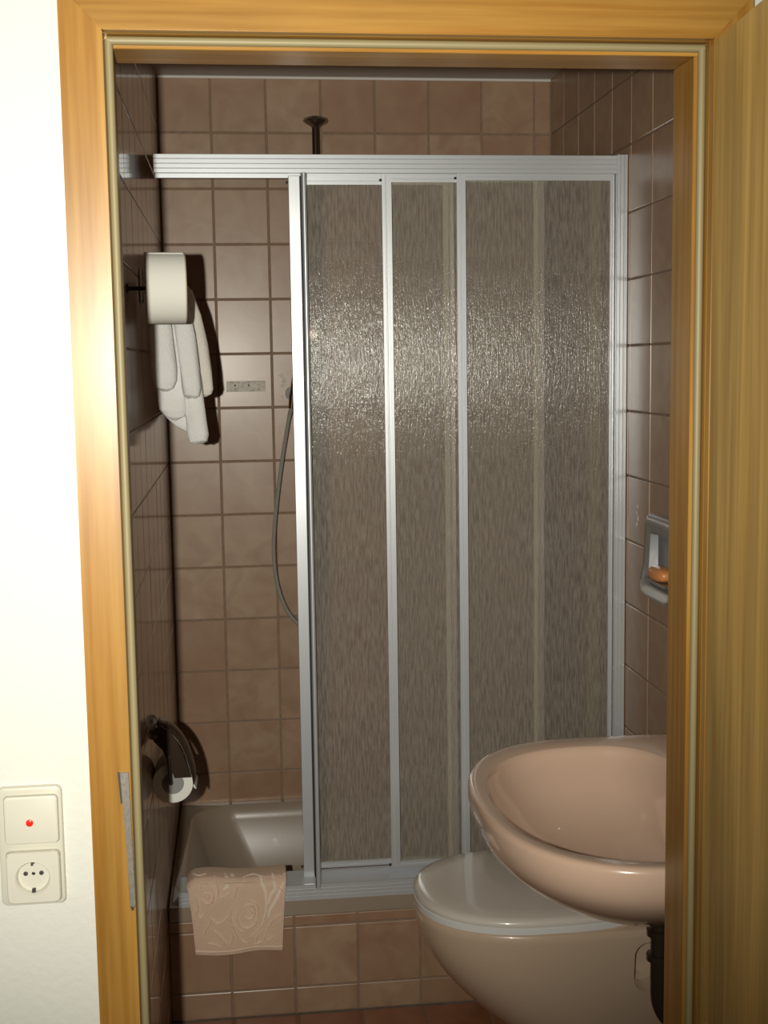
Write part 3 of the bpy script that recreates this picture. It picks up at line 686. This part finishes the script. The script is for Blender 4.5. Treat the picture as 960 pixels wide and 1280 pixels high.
# ---------------------------------------------------------------- washbasin
YW = 2.060
ws = thing('washbasin', (-.25, YW, .58), 'glossy pinkish-beige oval washbasin hung on the right wall', 'washbasin')
def bsec(aL, aR, b, z, n=2.45, nb=5, c=-.25, dy=0, cnt=96):
    out = []
    for k in range(cnt):
        a = 2*PI*k/cnt; ca, sa = math.cos(a), math.sin(a); q = n if ca < 0 else nb
        x = c+(aL if ca < 0 else aR)*math.copysign(abs(ca)**(2/q), ca); y = YW+dy+b*math.copysign(abs(sa)**(2/q), sa)
        out.append((min(x, -.0012), y, z))
    return out
bm = new_bm()
R_ = [(.04, .16, .06, .612, 2, 2), (.10, .20, .13, .622, 2, 3), (.165, .2488, .205, .652, 2.1, 4), (.215, .2488, .268, .690, 2.3, 5), (.248, .2488, .312, .724, 2.4, 6), (.262, .2488, .330, .750, 2.45, 7), (.2665, .2488, .3345, .772, 2.45, 7), (.2665, .2488, .3345, .788, 2.45, 7), (.2650, .2488, .3330, .7945, 2.45, 7), (.2610, .2488, .3290, .7980, 2.45, 7), (.2560, .2485, .3240, .7988, 2.45, 7)]
I_ = [(.2410, .150, .289, .7985, 2.4, 2.6), (.2385, .147, .2860, .7968, 2.4, 2.6), (.2350, .143, .2820, .7880, 2.4, 2.6), (.2310, .136, .2770, .7760, 2.4, 2.6), (.2200, .124, .264, .7600, 2.35, 2.5), (.2030, .114, .243, .7300, 2.3, 2.4), (.172, .100, .205, .6950, 2.2, 2.3), (.125, .08, .150, .6680, 2.1, 2.1), (.070, .05, .085, .6530, 2, 2), (.025, .025, .028, .6500, 2, 2)]
loft(bm, [bsec(a, b, c, z, n, nb) for a, b, c, z, n, nb in R_]+[bsec(a, b, c, z, n, nb, dy=-.016) for a, b, c, z, n, nb in I_])
obj('basin', bm, M['ceramic'], ws, smooth=60)
bm = new_bm(); lathe(bm, [(.023, 0), (.023, .002), (.016, .0028), (.012, .001)], (-.25, YW, .6502), 'z', 24); obj('drain', bm, M['chrome'], ws, smooth=50)
bm = new_bm(); tube(bm, [(-.193, YW, .616), (-.193, YW, .53), (-.193, YW, .46)], .0155, 18); obj('waste_pipe', bm, M['brown'], ws, smooth=50)
for zz in (.60, .545, .50):
    bm = new_bm(); lathe(bm, [(.0160, -.007), (.0225, -.005), (.0225, .005), (.0160, .007)], (-.193, YW, zz), 'z', 22); obj('pipe_collar', bm, M['brown'], ws, smooth=40)
bm = new_bm(); tube(bm, spline([(-.193, YW, .462), (-.190, YW, .415), (-.17, YW, .385), (-.135, YW, .415), (-.13, YW, .47), (-.11, YW, .50), (-.06, YW, .505), (-.001, YW, .505)], 6), .0155, 18); obj('trap', bm, M['brown'], ws, smooth=50)
tpp = thing('tap', (-.075, YW, .7985), 'chrome single-lever tap on the washbasin ledge behind the door jamb', 'tap')
bm = new_bm(); lathe(bm, [(.026, 0), (.026, .006), (.021, .012), (.021, .085), (.017, .105), (.004, .110)], (-.060, YW, .7985), 'z', 28); obj('body', bm, M['chrome'], tpp, smooth=50)
bm = new_bm(); tube(bm, spline([(-.070, YW, .850), (-.11, YW, .862), (-.145, YW, .856), (-.156, YW, .835)], 6), .011, 14); obj('spout', bm, M['chrome'], tpp, smooth=50)
bm = new_bm(); tube(bm, spline([(-.060, YW, .909), (-.095, YW, .926), (-.135, YW, .946), (-.176, YW, .960)], 6), lambda t, i: (.008-.002*t, .005), 12); obj('lever', bm, M['brown'], tpp, smooth=50)

# ---------------------------------------------------------------- soap dish on the right wall
sd = thing('soap_dish', (0, 2.63, 1.02), 'brushed chrome soap dish with deep pocket on the right wall', 'soap dish')
bm = new_bm()
def xs(y0, y1, z0, z1, r, x): return [(x, p[0], p[1]) for p in rrect(y0, y1, z0, z1, r, 8)]
def shield(ins, x, xb, rt_=.018, rb=.062):
    y0, y1, z0, z1 = 2.420+ins, 2.668-ins, 1.030+ins, 1.206-ins; rt_ = max(rt_-ins*.3, .006); rb = max(rb-ins, .008); out = []
    for cy, cz, r, a0 in ((y1-rt_, z1-rt_, rt_, 0), (y0+rt_, z1-rt_, rt_, 90), (y0+rb, z0+rb, rb, 180), (y1-rb, z0+rb, rb, 270)):
        for i in range(9):
            a = math.radians(a0+90*i/8); y, z = cy+r*math.cos(a), cz+r*math.sin(a)
            t = min(max((1.12-z)/.09, 0), 1); out.append((x+(xb-x)*t*t*(3-2*t), y, z))
    return out
loft(bm, [shield(0, -.0003, -.0003), shield(0, -.018, -.030), shield(.004, -.026, -.044), shield(.012, -.030, -.050), shield(.026, -.029, -.047), shield(.036, -.026, -.040), shield(.040, -.010, -.010), shield(.050, -.006, -.006)])
obj('plate', bm, M['soapmetal'], sd, smooth=45)
bm = new_bm(); loft(bm, [[(p[0], p[1], z) for p in rrect(-.046, -.008, 2.472, 2.616, .012, 6)] for z in (1.070, 1.076)])
obj('tray', bm, M['soapmetal'], sd, smooth=45)
bm = new_bm(); bmesh.ops.create_uvsphere(bm, u_segments=28, v_segments=16, radius=1)
for v in bm.verts:
    c = v.co; s = lambda q, e: math.copysign(abs(q)**e, q)
    v.co = Vector((-.034+.020*s(c.x, .8), 2.545+.044*s(c.y, .8), 1.0915+.0155*s(c.z, .75)))
tag(obj('soap', bm, M['soap'], smooth=60), 'orange bar of soap lying in the chrome dish', 'soap')
# faint blotch of old adhesive beside it
bm = new_bm()
for dy, dz, r in ((0, .018, .0065), (.004, .004, .005), (-.003, -.008, .008), (.002, -.022, .006)):
    lathe(bm, [(r, 0), (r*.6, -.0012)], (-.0001, 2.805+dy, 1.185+dz), 'x', 10)
for v in bm.verts: v.co.x = min(v.co.x, -.0001)
g_ = obj('adhesive_residue', bm, M['glue'], wr); g_['label'] = 'pale residue of an old adhesive hook'
